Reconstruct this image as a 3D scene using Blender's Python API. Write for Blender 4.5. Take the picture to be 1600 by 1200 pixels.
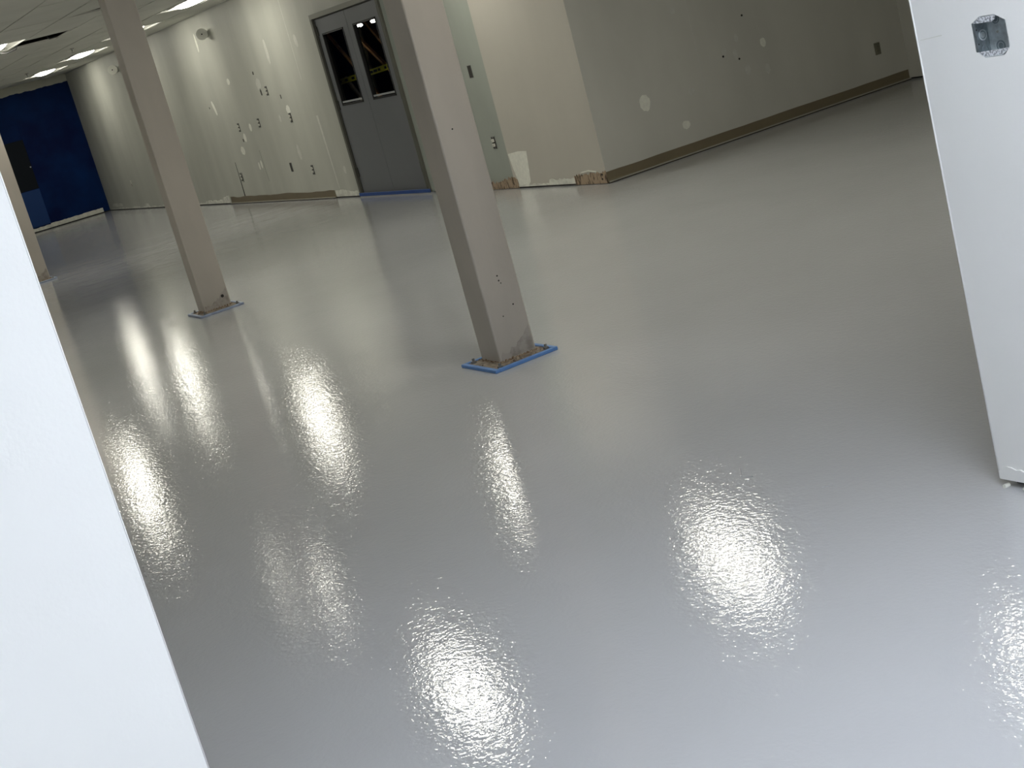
import bpy, bmesh, math, random
from mathutils import Vector, Matrix

for o in list(bpy.data.objects):
    bpy.data.objects.remove(o)
SC = bpy.context.scene
COL = SC.collection
random.seed(7)

# ------------------------------------------------------------------ camera, sky, daylight, exposure
CAM_H = 1.6125
cd = bpy.data.cameras.new('camera')
cd.sensor_width = 36.0
cd.lens = 2261.83 / 1600 * 36.0
cd.clip_start = 0.05
cam = bpy.data.objects.new('camera', cd)
COL.objects.link(cam)
yaw, pitch, roll = 1.1144, 0.2421, -0.2672
fw = Vector((-math.sin(yaw) * math.cos(pitch), math.cos(yaw) * math.cos(pitch), -math.sin(pitch)))
r0 = Vector((math.cos(yaw), math.sin(yaw), 0))
u0 = r0.cross(fw)
r1 = math.cos(roll) * r0 + math.sin(roll) * u0
u1 = -math.sin(roll) * r0 + math.cos(roll) * u0
m = Matrix((r1, u1, -fw)).transposed().to_4x4()
m.translation = Vector((0, 0, CAM_H))
cam.matrix_world = m
SC.camera = cam

SC.view_settings.view_transform = 'Standard'
SC.view_settings.look = 'None'
SC.view_settings.gamma = 1.0
SC.view_settings.use_curve_mapping = False
SC.view_settings.exposure = 0.0
SC.cycles.use_denoising = True
SC.cycles.max_bounces = 10
SC.cycles.diffuse_bounces = 6
SC.cycles.sample_clamp_indirect = 8.0

SKY = 2.8            # overcast daylight outside the shop front behind the camera
LENS = 28.0          # radiance of the troffer lenses
FILL_PANEL = 20.5         # radiance of the added, unseen fill panels in the front room
w = bpy.data.worlds.new('overcast_sky')
SC.world = w
w.use_nodes = True
bg = w.node_tree.nodes['Background']
bg.inputs[0].default_value = (0.80, 0.89, 1.0, 1)
bg.inputs[1].default_value = SKY
# portal: the open shop front through which the sky lights the front room
pl = bpy.data.lights.new('daylight_portal', 'AREA')
pl.shape = 'RECTANGLE'
pl.size, pl.size_y = 6.0, 2.3
pl.cycles.is_portal = True
po = bpy.data.objects.new('daylight_portal', pl)
COL.objects.link(po)
po.location = (5.06, -0.8, 1.35)
po.rotation_euler = (math.radians(90), 0, math.radians(90))   # faces -X, into the room

# ------------------------------------------------------------------ materials
def mat(name, col, rough=0.6, metal=0.0, var=0.0, vscale=4.0, stretch=(1, 1, 1), bump=0.0, bscale=60.0,
        emit=None, spec=0.5, col2=None, lo=0.35, hi=0.65):
    M = bpy.data.materials.new(name)
    M.use_nodes = True
    nt = M.node_tree
    b = nt.nodes['Principled BSDF']
    b.inputs['Base Color'].default_value = (*col, 1)
    b.inputs['Roughness'].default_value = rough
    b.inputs['Metallic'].default_value = metal
    b.inputs['Specular IOR Level'].default_value = spec
    if emit:
        b.inputs['Emission Color'].default_value = (*emit[0], 1)
        b.inputs['Emission Strength'].default_value = emit[1]
    if var or bump or col2:
        g = nt.nodes.new('ShaderNodeNewGeometry')
        mp = nt.nodes.new('ShaderNodeMapping')
        mp.inputs['Scale'].default_value = stretch
        nt.links.new(g.outputs['Position'], mp.inputs['Vector'])
    if var or col2:
        n = nt.nodes.new('ShaderNodeTexNoise')
        n.inputs['Scale'].default_value = vscale
        n.inputs['Detail'].default_value = 6
        nt.links.new(mp.outputs[0], n.inputs['Vector'])
        rp = nt.nodes.new('ShaderNodeValToRGB')
        a = col2 if col2 else tuple(c * (1 - var) for c in col)
        z = col if col2 else tuple(min(1, c * (1 + var)) for c in col)
        rp.color_ramp.elements[0].position = lo
        rp.color_ramp.elements[1].position = hi
        rp.color_ramp.elements[0].color = (*a, 1)
        rp.color_ramp.elements[1].color = (*z, 1)
        nt.links.new(n.outputs['Fac'], rp.inputs[0])
        nt.links.new(rp.outputs[0], b.inputs['Base Color'])
    if bump:
        n2 = nt.nodes.new('ShaderNodeTexNoise')
        n2.inputs['Scale'].default_value = bscale
        n2.inputs['Detail'].default_value = 3
        nt.links.new(g.outputs['Position'], n2.inputs['Vector'])
        bp = nt.nodes.new('ShaderNodeBump')
        bp.inputs['Distance'].default_value = bump
        bp.inputs['Strength'].default_value = 1.0
        nt.links.new(n2.outputs['Fac'], bp.inputs['Height'])
        nt.links.new(bp.outputs[0], b.inputs['Normal'])
    return M

def floor_material():
    M = bpy.data.materials.new('grey_epoxy_floor')
    M.use_nodes = True
    nt = M.node_tree
    b = nt.nodes['Principled BSDF']
    g = nt.nodes.new('ShaderNodeNewGeometry')
    def noise(scale, detail=2, rough=0.5):
        n = nt.nodes.new('ShaderNodeTexNoise')
        n.inputs['Scale'].default_value = scale
        n.inputs['Detail'].default_value = detail
        n.inputs['Roughness'].default_value = rough
        nt.links.new(g.outputs['Position'], n.inputs['Vector'])
        return n
    nb = noise(0.9, 4)
    rp = nt.nodes.new('ShaderNodeValToRGB')
    rp.color_ramp.elements[0].position = 0.3
    rp.color_ramp.elements[1].position = 0.7
    rp.color_ramp.elements[0].color = (0.43, 0.436, 0.452, 1)
    rp.color_ramp.elements[1].color = (0.462, 0.469, 0.486, 1)
    nt.links.new(nb.outputs['Fac'], rp.inputs[0])
    nt.links.new(rp.outputs[0], b.inputs['Base Color'])
    b.inputs['Roughness'].default_value = 0.02
    b.inputs['IOR'].default_value = 1.5
    # orange peel of the rolled coating
    n1 = noise(72, 2, 0.5)
    b1 = nt.nodes.new('ShaderNodeBump')
    b1.inputs['Strength'].default_value = 1.0
    b1.inputs['Distance'].default_value = 0.00068
    nt.links.new(n1.outputs['Fac'], b1.inputs['Height'])
    # puddled, wavy patch of coating towards the blue wall
    n2 = noise(2.3, 2)
    sub = nt.nodes.new('ShaderNodeVectorMath'); sub.operation = 'DISTANCE'
    sub.inputs[1].default_value = (-17.6, 4.6, 0)
    nt.links.new(g.outputs['Position'], sub.inputs[0])
    mr = nt.nodes.new('ShaderNodeMapRange')
    mr.inputs['From Min'].default_value = 0.4
    mr.inputs['From Max'].default_value = 3.4
    mr.inputs['To Min'].default_value = 1.0
    mr.inputs['To Max'].default_value = 0.12
    nt.links.new(sub.outputs['Value'], mr.inputs['Value'])
    mu = nt.nodes.new('ShaderNodeMath'); mu.operation = 'MULTIPLY'
    nt.links.new(n2.outputs['Fac'], mu.inputs[0]); nt.links.new(mr.outputs[0], mu.inputs[1])
    b2 = nt.nodes.new('ShaderNodeBump')
    b2.inputs['Strength'].default_value = 1.0
    b2.inputs['Distance'].default_value = 0.009
    nt.links.new(mu.outputs[0], b2.inputs['Height'])
    n3 = noise(30, 1, 0.5)
    b3 = nt.nodes.new('ShaderNodeBump')
    b3.inputs['Strength'].default_value = 1.0
    b3.inputs['Distance'].default_value = 0.0006
    nt.links.new(n3.outputs['Fac'], b3.inputs['Height'])
    nt.links.new(b1.outputs[0], b3.inputs['Normal'])
    nt.links.new(b3.outputs[0], b2.inputs['Normal'])
    nt.links.new(b2.outputs[0], b.inputs['Normal'])
    return M

def blue_wall_material():
    """dark blue paint rolled over pale board, stopping raggedly below the ceiling"""
    M = bpy.data.materials.new('rolled_blue_paint')
    M.use_nodes = True
    nt = M.node_tree
    b = nt.nodes['Principled BSDF']
    b.inputs['Roughness'].default_value = 0.65
    b.inputs['Specular IOR Level'].default_value = 0.1
    g = nt.nodes.new('ShaderNodeNewGeometry')
    sx = nt.nodes.new('ShaderNodeSeparateXYZ')
    nt.links.new(g.outputs['Position'], sx.inputs[0])
    n = nt.nodes.new('ShaderNodeTexNoise'); n.inputs['Scale'].default_value = 8.0; n.inputs['Detail'].default_value = 5
    nt.links.new(g.outputs['Position'], n.inputs['Vector'])
    ma = nt.nodes.new('ShaderNodeMath'); ma.operation = 'MULTIPLY_ADD'
    ma.inputs[1].default_value = 0.075
    nt.links.new(n.outputs['Fac'], ma.inputs[0]); nt.links.new(sx.outputs['Z'], ma.inputs[2])
    gt = nt.nodes.new('ShaderNodeMath'); gt.operation = 'GREATER_THAN'; gt.inputs[1].default_value = 2.632
    nt.links.new(ma.outputs[0], gt.inputs[0])
    n2 = nt.nodes.new('ShaderNodeTexNoise'); n2.inputs['Scale'].default_value = 1.6; n2.inputs['Detail'].default_value = 4
    nt.links.new(g.outputs['Position'], n2.inputs['Vector'])
    rp = nt.nodes.new('ShaderNodeValToRGB')
    rp.color_ramp.elements[0].position = 0.35; rp.color_ramp.elements[1].position = 0.7
    rp.color_ramp.elements[0].color = (0.0015, 0.008, 0.055, 1)
    rp.color_ramp.elements[1].color = (0.0015, 0.022, 0.10, 1)
    nt.links.new(n2.outputs['Fac'], rp.inputs[0])
    mx = nt.nodes.new('ShaderNodeMix'); mx.data_type = 'RGBA'
    nt.links.new(gt.outputs[0], mx.inputs['Factor'])
    nt.links.new(rp.outputs[0], mx.inputs[6]); mx.inputs[7].default_value = (0.42, 0.42, 0.36, 1)
    nt.links.new(mx.outputs[2], b.inputs['Base Color'])
    return M

def glass_material():
    M = bpy.data.materials.new('dark_window_glass')
    M.use_nodes = True
    b = M.node_tree.nodes['Principled BSDF']
    b.inputs['Base Color'].default_value = (0.75, 0.8, 0.82, 1)
    b.inputs['Roughness'].default_value = 0.0
    b.inputs['Transmission Weight'].default_value = 1.0
    b.inputs['IOR'].default_value = 1.2
    return M

MT = dict(
    patch_faint=mat('thin_filler', (0.53, 0.53, 0.495), 0.8, var=0.05, vscale=30),
    floor=floor_material(),
    blue=blue_wall_material(),
    glass=glass_material(),
    wall=mat('bare_grey_wall', (0.44, 0.445, 0.395), 0.55, var=0.07, vscale=2.2, stretch=(1, 1, 0.18), bump=0.0006, bscale=25),
    wall_strip=mat('green_grey_board', (0.33, 0.355, 0.315), 0.6, var=0.05, vscale=2.5, stretch=(1, 1, 0.3)),  # darker and greener than the section at the corner
    wall_pale=mat('pale_wall', (0.47, 0.45, 0.40), 0.55, var=0.04, vscale=1.8, stretch=(1, 1, 0.3), bump=0.0004, bscale=25),
    wall_right=mat('drab_grey_wall', (0.49, 0.485, 0.445), 0.6, var=0.06, vscale=1.5, stretch=(1, 1, 0.4), bump=0.0004, bscale=25),
    white=mat('fresh_white_paint', (0.83, 0.83, 0.82), 0.5, var=0.012, vscale=3, bump=0.0003, bscale=90),
    patch=mat('white_filler', (0.72, 0.72, 0.65), 0.8, var=0.05, vscale=30),
    patch_dim=mat('grey_filler', (0.57, 0.57, 0.52), 0.8, var=0.05, vscale=30),
    compound=mat('joint_compound', (0.62, 0.62, 0.56), 0.85, var=0.15, vscale=14, bump=0.004, bscale=40),
    glue=mat('old_brown_adhesive', (0.34, 0.255, 0.175), 0.8, col2=(0.075, 0.05, 0.03), vscale=45, stretch=(1, 1, 0.35), lo=0.36, hi=0.52, bump=0.003, bscale=70),
    base=mat('brown_vinyl_base', (0.165, 0.135, 0.085), 0.4, var=0.06, vscale=3),
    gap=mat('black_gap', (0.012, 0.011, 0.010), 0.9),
    tile=mat('mineral_ceiling_tile', (0.60, 0.60, 0.54), 0.85, var=0.04, vscale=1.5, bump=0.001, bscale=120),
    plenum=mat('shaded_plenum', (0.03, 0.03, 0.028), 0.9),  # near-black: darkness of the ceiling void put into the colour
    pan=mat('white_troffer_pan', (0.40, 0.40, 0.37), 0.5),
    lens=mat('glowing_troffer_lens', (0.9, 0.9, 0.86), 0.5, emit=((1.0, 0.965, 0.845), LENS)),
    panel=mat('cool_fill_panel', (0.9, 0.9, 0.9), 0.5, emit=((0.86, 0.91, 1.0), FILL_PANEL)),
    lens_off=mat('unlit_troffer_lens', (0.80, 0.80, 0.74), 0.4),
    post=mat('taupe_column_paint', (0.41, 0.375, 0.33), 0.38, var=0.05, vscale=5, stretch=(1, 1, 0.3), bump=0.0006, bscale=40),
    grime=mat('column_foot_grime', (0.36, 0.33, 0.295), 0.5, col2=(0.26, 0.235, 0.205), vscale=22, lo=0.36, hi=0.54),
    plate=mat('dusty_steel_plate', (0.30, 0.25, 0.19), 0.7, col2=(0.10, 0.07, 0.05), vscale=28),
    rust=mat('rusty_weld', (0.10, 0.045, 0.02), 0.85, col2=(0.33, 0.27, 0.19), vscale=60),
    steel=mat('dull_bolt_steel', (0.20, 0.20, 0.19), 0.5, metal=0.6),
    tape=mat('blue_masking_tape', (0.10, 0.225, 0.50), 0.6, var=0.08, vscale=20),
    tape_dusty=mat('coated_blue_masking_tape', (0.27, 0.32, 0.43), 0.6, var=0.1, vscale=20),
    tape_dark=mat('dark_blue_masking_tape', (0.02, 0.07, 0.27), 0.6, var=0.08, vscale=20),
    door=mat('blue_grey_door_paint', (0.165, 0.172, 0.183), 0.42, var=0.03, vscale=2),
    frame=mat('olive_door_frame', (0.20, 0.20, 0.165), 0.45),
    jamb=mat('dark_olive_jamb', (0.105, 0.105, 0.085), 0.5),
    toe=mat('toe_highlight', (0.34, 0.33, 0.28), 0.4),  # paler colour paints the highlight along the toe of the base
    scuff=mat('pale_scuff', (0.70, 0.70, 0.66), 0.6),
    frame_dark=mat('dark_door_jamb', (0.055, 0.055, 0.045), 0.6),
    black=mat('black_rubber', (0.008, 0.008, 0.008), 0.6),
    bead=mat('grey_glazing_bead', (0.40, 0.41, 0.42), 0.4),
    galv=mat('galvanised_steel', (0.56, 0.60, 0.62), 0.42, metal=0.6, var=0.18, vscale=55),
    galv_dark=mat('dark_galvanised_steel', (0.24, 0.28, 0.30), 0.45, metal=0.7, var=0.2, vscale=70),
    plaster_rim=mat('scraped_plaster_rim', (0.66, 0.68, 0.72), 0.7, col2=(0.22, 0.23, 0.25), vscale=160, lo=0.42, hi=0.55),
    box_dark=mat('dark_outlet_box', (0.035, 0.033, 0.028), 0.7),
    device=mat('ivory_outlet', (0.62, 0.61, 0.54), 0.5),
    plate_olive=mat('olive_wall_plate', (0.16, 0.155, 0.115), 0.5),
    horn=mat('white_alarm_plastic', (0.74, 0.74, 0.67), 0.45),
    yellow=mat('yellow_caution_tape', (0.55, 0.47, 0.02), 0.5),
    orange=mat('orange_brown_timber', (0.55, 0.26, 0.10), 0.6, var=0.2, vscale=12),
    pale_wood=mat('pale_timber', (0.42, 0.34, 0.22), 0.6, var=0.2, vscale=12),
    bulb=mat('lit_globe', (1, 1, 1), 0.5, emit=((1.0, 0.95, 0.85), 6.0)),
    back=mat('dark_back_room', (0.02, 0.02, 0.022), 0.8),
    bluedoor=mat('blue_door_paint', (0.002, 0.035, 0.15), 0.5, spec=0.3),
    slate=mat('dark_slate_panel', (0.010, 0.013, 0.018), 0.7, spec=0.1),
    cable=mat('black_cable', (0.02, 0.02, 0.02), 0.6),
    storefront=mat('bronze_aluminium', (0.08, 0.07, 0.06), 0.4, metal=0.5),
)

# ------------------------------------------------------------------ mesh helpers
def obj(name, bm, material, parent=None, smooth=False, loc=None):
    me = bpy.data.meshes.new(name)
    bmesh.ops.recalc_face_normals(bm, faces=bm.faces)
    bm.to_mesh(me); bm.free()
    me.materials.append(MT[material] if isinstance(material, str) else material)
    if smooth:
        for p in me.polygons: p.use_smooth = True
    o = bpy.data.objects.new(name, me)
    COL.objects.link(o)
    if parent: o.parent = parent
    if loc: o.location = loc
    return o

def box(bm, x0, x1, y0, y1, z0, z1):
    v = [bm.verts.new(p) for p in ((x0, y0, z0), (x1, y0, z0), (x1, y1, z0), (x0, y1, z0),
                                   (x0, y0, z1), (x1, y0, z1), (x1, y1, z1), (x0, y1, z1))]
    fs = [bm.faces.new([v[i] for i in q]) for q in ((3, 2, 1, 0), (4, 5, 6, 7), (0, 1, 5, 4), (1, 2, 6, 5), (2, 3, 7, 6), (3, 0, 4, 7))]
    return v, fs

def bevel_all(bm, w, seg=2):
    bmesh.ops.bevel(bm, geom=list(bm.edges), offset=w, segments=seg, profile=0.5, affect='EDGES')

def boxes(*bs):
    bm = bmesh.new()
    for b in bs: box(bm, *b)
    return bm

def bbox(b, w=0.003, seg=2):
    bm = bmesh.new(); box(bm, *b); bevel_all(bm, w, seg); return bm

def prism(bm, pts, lo, hi, axis):
    """polygon pts (a,b) extruded along axis from lo to hi"""
    def P(a, b, c):
        return {'x': (c, a, b), 'y': (a, c, b), 'z': (a, b, c)}[axis]
    A = [bm.verts.new(P(a, b, lo)) for a, b in pts]
    B = [bm.verts.new(P(a, b, hi)) for a, b in pts]
    bm.faces.new(A); bm.faces.new(B[::-1])
    n = len(pts)
    for i in range(n):
        bm.faces.new((A[i], A[(i + 1) % n], B[(i + 1) % n], B[i]))

def cyl(bm, c, axis, r, d, n=24, r2=None):
    """disc/cone from c along axis vector with length d"""
    a = Vector(axis).normalized(); q = a.to_track_quat('Z', 'Y')
    r2 = r if r2 is None else r2
    A, B = [], []
    for i in range(n):
        t = 2 * math.pi * i / n
        e = q @ Vector((math.cos(t), math.sin(t), 0))
        A.append(bm.verts.new(Vector(c) + e * r)); B.append(bm.verts.new(Vector(c) + e * r2 + a * d))
    bm.faces.new(A); bm.faces.new(B[::-1])
    for i in range(n):
        bm.faces.new((A[i], A[(i + 1) % n], B[(i + 1) % n], B[i]))

def ring(bm, c, axis, ri, ro, d, n=28):
    a = Vector(axis).normalized(); q = a.to_track_quat('Z', 'Y')
    L = []
    for i in range(n):
        t = 2 * math.pi * i / n
        e = q @ Vector((math.cos(t), math.sin(t), 0))
        L.append([bm.verts.new(Vector(c) + e * rr + a * dd) for rr, dd in ((ri, 0), (ro, 0), (ro, d), (ri, d))])
    for i in range(n):
        p, s = L[i], L[(i + 1) % n]
        for k in range(4):
            bm.faces.new((p[k], s[k], s[(k + 1) % 4], p[(k + 1) % 4]))

def tube(bm, pts, r, n=8):
    pts = [Vector(p) for p in pts]
    rings = []
    for i, p in enumerate(pts):
        d = (pts[min(i + 1, len(pts) - 1)] - pts[max(i - 1, 0)]).normalized()
        q = d.to_track_quat('Z', 'Y')
        rings.append([bm.verts.new(p + q @ Vector((math.cos(2 * math.pi * k / n) * r, math.sin(2 * math.pi * k / n) * r, 0))) for k in range(n)])
    for a, b in zip(rings, rings[1:]):
        for k in range(n):
            bm.faces.new((a[k], a[(k + 1) % n], b[(k + 1) % n], b[k]))
    bm.faces.new(rings[0][::-1]); bm.faces.new(rings[-1])

def tag(o, label, cat=None, group=None, kind=None):
    o['label'] = label
    if cat: o['category'] = cat
    if group: o['group'] = group
    if kind: o['kind'] = kind
    return o

def thing(name, label, cat, loc, rz=0.0, group=None):
    o = bpy.data.objects.new(name, None)
    o.empty_display_size = 0.05
    COL.objects.link(o)
    o.location = loc; o.rotation_euler = (0, 0, rz)
    return tag(o, label, cat, group)

def struct(name, bm, material, label, parent=None):
    o = obj(name, bm, material, parent)
    o['kind'] = 'structure'; o['label'] = label
    return o

def dup(root, loc, rz=None, label=None):
    r = root.copy(); COL.objects.link(r); r.location = loc
    if rz is not None: r.rotation_euler = (0, 0, rz)
    if label: r['label'] = label
    for ch in list(root.children):
        c = ch.copy(); COL.objects.link(c); c.parent = r
        for g in ch.children:
            d = g.copy(); COL.objects.link(d); d.parent = c
    return r

H = 2.74
YD, XR, XB, YI = 6.75, -10.80, -29.05, 10.41
XP, YP, YL = -2.89, 2.83, 0.496
XE = 5.0            # shop-front wall behind the camera
YS = -5.0           # far side wall of both rooms
XJ = -12.465        # joint where the wall steps forward

# ------------------------------------------------------------------ floor and walls
bm = boxes((XB - 0.3, XE + 0.3, YS - 0.3, YI + 0.3, -0.15, 0.0))
struct('floor', bm, 'floor', 'glossy light grey epoxy floor running through both rooms')

G = 0.016           # the boards stop this far above the floor
def wall(name, material, label, *bs, core=None):
    o = struct(name, boxes(*bs), material, label)
    if core:
        obj('floor_gap', boxes(*core), 'gap', o)
    return o

DX0, DX1, DH = -16.345, -14.40, 2.20       # door opening in the back wall
w_back = wall('wall_back', 'wall', 'long patched grey wall with the double door',
              (XB, DX0, YD, YD + 0.12, G, 2.9), (DX0, DX1, YD, YD + 0.12, DH, 2.9),
              core=[(XB - 0.12, DX0, YD + 0.03, YD + 0.10, 0, G)])
w_strip = wall('wall_strip', 'wall_strip', 'greenish wall strip right of the double door',
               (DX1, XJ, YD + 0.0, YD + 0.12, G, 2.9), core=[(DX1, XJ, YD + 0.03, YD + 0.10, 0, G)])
w_corner = wall('wall_corner', 'wall_pale', 'pale wall section between the greenish strip and the corner',
                (XJ, XR - 0.002, YD - 0.022, YD + 0.12, G, 2.9), core=[(XJ, XR - 0.03, YD + 0.03, YD + 0.10, 0, G)])
w_right = wall('wall_right', 'wall_right', 'drab grey wall going back from the corner above a brown base',
               (XR - 0.12, XR, YD + 0.12, YI, G, 2.9), (XR - 0.002, XR, YD - 0.0215, YD + 0.12, G, 2.9), core=[(XR - 0.10, XR - 0.03, YD + 0.05, YI, 0, G)])
w_alc = wall('wall_alcove', 'wall_right', 'grey wall closing the recess behind the right partition',
             (XR - 0.12, XE, YI, YI + 0.12, G, 2.9), core=[(XR - 0.10, XE, YI + 0.03, YI + 0.10, 0, G)])
w_far = wall('wall_far', 'blue', 'dark blue painted wall at the far end of the room',
             (XB - 0.12, XB, YS, YD + 0.12, G, 2.9), core=[(XB - 0.10, XB - 0.03, YS, YD + 0.12, 0, G)])
wall('wall_side', 'wall', 'plain grey side wall out of view to the left', (XB - 0.12, XE + 0.12, YS - 0.12, YS, 0, 2.9))
w_fl = wall('wall_front_left', 'white', 'bright white partition at the left edge of the picture',
            (XP - 0.12, XP, YS, YL, G, 2.9), (XP - 0.12, XP, YL, YP + 0.12, 2.42, 2.9),
            core=[(XP - 0.09, XP - 0.03, YS, YL - 0.02, 0, G)])
w_fr = wall('wall_front_right', 'white', 'white partition with a steel junction box at the right edge of the picture',
            (XP, -2.697, YP, YP + 0.12, 0.022, 2.9), (-2.697, -2.587, YP, YP + 0.12, 0.022, 1.203),
            (-2.697, -2.587, YP, YP + 0.12, 1.307, 2.9), (-2.587, XE, YP, YP + 0.12, 0.022, 2.9),
            core=[(XP + 0.03, XE, YP + 0.03, YP + 0.09, 0, 0.022)])
# shop-front wall behind the camera, open to the daylight
wall('wall_near', 'white', 'shop-front wall behind the camera', (XE, XE + 0.12, YS, -3.8, 0, 2.9), (XE, XE + 0.12, 2.2, YI, 0, 2.9),
     (XE, XE + 0.12, -3.8, 2.2, 0, 0.2), (XE, XE + 0.12, -3.8, 2.2, 2.5, 2.9))
win = struct('window_1', boxes((XE + 0.02, XE + 0.10, -3.8, -3.74, 0.2, 2.5), (XE + 0.02, XE + 0.10, 2.14, 2.2, 0.2, 2.5),
             (XE + 0.02, XE + 0.10, -3.74, 2.14, 0.2, 0.26), (XE + 0.02, XE + 0.10, -3.74, 2.14, 2.44, 2.5)), 'storefront',
             'wide shop-front opening behind the camera')
for yy in (-1.8, 0.2):
    obj('mullion', boxes((XE + 0.02, XE + 0.10, yy - 0.03, yy + 0.03, 0.26, 2.44)), 'storefront', win)

# ------------------------------------------------------------------ ceiling: plenum, flat areas, lay-in tiles
TX0, TX1, TY0 = XB, -12.0, 1.66
bm = boxes((TX1, XE, YS, YI, H, H + 0.12), (XB, TX1, YS, TY0, H, H + 0.12))
ceil = struct('ceiling', bm, 'tile', 'suspended ceiling of pale tiles')
bm = boxes((XB, TX1, TY0, YD + 0.12, 3.2, 3.25), (XB - 0.05, XB, TY0, YD, H + 0.03, 3.2), (TX1, TX1 + 0.05, TY0, YD, H + 0.12, 3.2),
           (XB, TX1, TY0 - 0.05, TY0, H + 0.12, 3.2), (XB, TX1, YD, YD + 0.05, 2.9, 3.2))
obj('plenum', bm, 'plenum', ceil)
ROWS = [1.66, 2.32, 3.08, 3.72, 4.30, 4.90, 5.56, 6.20, 6.75]
PER = 2.955
FL, FW = 1.24, 0.64
lamp_x = [-26.70, -23.74, -20.75, -17.75, -14.90, -12.20, -8.70, -5.50]
row2_x = {3: -17.72, 5: -12.03, 6: -8.74, 7: -5.05}
cells = []
xs = sorted([x - FL / 2 for x in lamp_x] + [x + FL / 2 for x in lamp_x])
edges = [XB]
for x in lamp_x:
    edges += [x - FL / 2, x + FL / 2, x + FL / 2 + 0.86]
edges = [e for e in edges if e <= TX1 - 0.2] + [TX1]
meshes = {}
def tile(x0, x1, y0, y1, dz=0.0, tilt=0.0):
    g = 0.006
    key = (round(x1 - x0, 3), round(y1 - y0, 3))
    if key not in meshes:
        hx, hy = (x1 - x0) / 2 - g, (y1 - y0) / 2 - g
        bm = bmesh.new(); box(bm, -hx, hx, -hy, hy, 0, 0.018)
        me = bpy.data.meshes.new('ceiling_tile'); bm.to_mesh(me); bm.free(); me.materials.append(MT['tile'])
        meshes[key] = me
    o = bpy.data.objects.new('ceiling_tile', meshes[key]); COL.objects.link(o); o.parent = ceil
    o.location = ((x0 + x1) / 2, (y0 + y1) / 2, H + dz + random.uniform(-0.002, 0.002))
    o.rotation_euler = (tilt + random.uniform(-0.004, 0.004), random.uniform(-0.002, 0.002), 0)
for r in range(len(ROWS) - 1):
    y0, y1 = ROWS[r], ROWS[r + 1]
    if r == 6 or r == 2:
        fx = [x if r == 6 else row2_x.get(k, x) for k, x in enumerate(lamp_x) if k != 4 and not (r == 2 and k < 3)]
        prev = XB
        for x in fx:
            a, b = x - FL / 2, x + FL / 2
            if a > TX1: a = TX1
            if a - prev > 0.2:
                n = max(1, round((a - prev) / 0.86))
                for i in range(n):
                    tile(prev + (a - prev) * i / n, prev + (a - prev) * (i + 1) / n, y0, y1)
            prev = b
            if b > TX1: break
    else:
        for a, b in zip(edges, edges[1:]):
            if b - a < 0.1: continue
            if r == 3 and a < -17.7 < b:      # broken tile beside the row of lights: part of it is missing
                tile(a, -18.28, y0, y1); tile(-17.50, b, y0, y1, 0.004); continue
            if r == 3 and a < -15.0 < b:
                tile(a, b, y0, y1, 0.012, 0.06); continue
            tile(a, b, y0, y1)
# wall angle along the back wall
obj('wall_angle', boxes((XB, TX1, YD - 0.022, YD, H - 0.012, H - 0.004)), 'pan', ceil)
# cables hanging from the broken tile
for i, pts in enumerate([[(-17.9, 3.80, H + 0.1), (-17.95, 3.72, H - 0.03), (-18.02, 3.62, H - 0.045), (-18.1, 3.55, H - 0.02)],
                         [(-17.75, 4.0, H + 0.1), (-17.72, 4.08, H - 0.02), (-17.69, 4.16, H - 0.015)]]):
    bm = bmesh.new(); tube(bm, pts, 0.008)
    tag(obj('ceiling_cable', bm, 'cable', smooth=True), ['black cable looping down at the near end of the ceiling tile gap',
        'short black cable end at the far end of the ceiling tile gap'][i], 'cable')

# ------------------------------------------------------------------ troffers
def make_troffer(lit, label, loc):
    t = thing('ceiling_light', label, 'ceiling light', loc, 0, 'recessed lights in the tile ceiling')
    hx, hy = FL / 2 - 0.008, FW / 2 - 0.008
    bm = bmesh.new()
    box(bm, -hx, hx, -hy, -hy + 0.02, 0, 0.10); box(bm, -hx, hx, hy - 0.02, hy, 0, 0.10)
    box(bm, -hx, -hx + 0.02, -hy + 0.02, hy - 0.02, 0, 0.10); box(bm, hx - 0.02, hx, -hy + 0.02, hy - 0.02, 0, 0.10)
    box(bm, -hx, hx, -hy, hy, 0.10, 0.105)
    obj('housing', bm, 'pan', t)
    for s in (-1, 1):                     # curved reflector wings either side of the lens
        bm = bmesh.new()
        prof = []
        for i in range(7):
            u = i / 6
            prof.append((s * (0.13 + (hy - 0.03 - 0.13) * u), 0.015 + 0.06 * math.sin(math.pi * u)))
        prof += [(p[0], p[1] + 0.004) for p in prof[::-1]]
        prism(bm, prof, -hx + 0.021, hx - 0.021, 'x')
        obj('reflector', bm, 'pan', t)
    bm = bmesh.new()
    rings, NX, NA = [], 14, 12
    for q in range(NX + 1):
        u = -1 + 2 * q / NX
        k = max(0.04, (1 - abs(u) ** 3.2)) ** 0.6
        rings.append([bm.verts.new((u * (hx - 0.05), 0.13 * k * math.cos(math.pi * (1 + i / NA)), 0.012 + 0.045 * k * math.sin(math.pi * (1 + i / NA)))) for i in range(NA + 1)])
    for a, b in zip(rings, rings[1:]):
        for i in range(NA): bm.faces.new((a[i], a[i + 1], b[i + 1], b[i]))
        bm.faces.new((a[0], b[0], b[NA], a[NA]))
    bm.faces.new(rings[0]); bm.faces.new(rings[-1][::-1])
    obj('lens', bm, 'lens' if lit else 'lens_off', t, loc=(0, 0, 0.005))
    return t
LIT = make_troffer(True, 'lit ceiling light nearest the blue wall, in the row beside the door wall', (lamp_x[0], 5.88, H))
ordn = {1: 'second', 2: 'third', 3: 'fourth', 5: 'fifth', 6: 'sixth', 7: 'seventh'}
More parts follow.
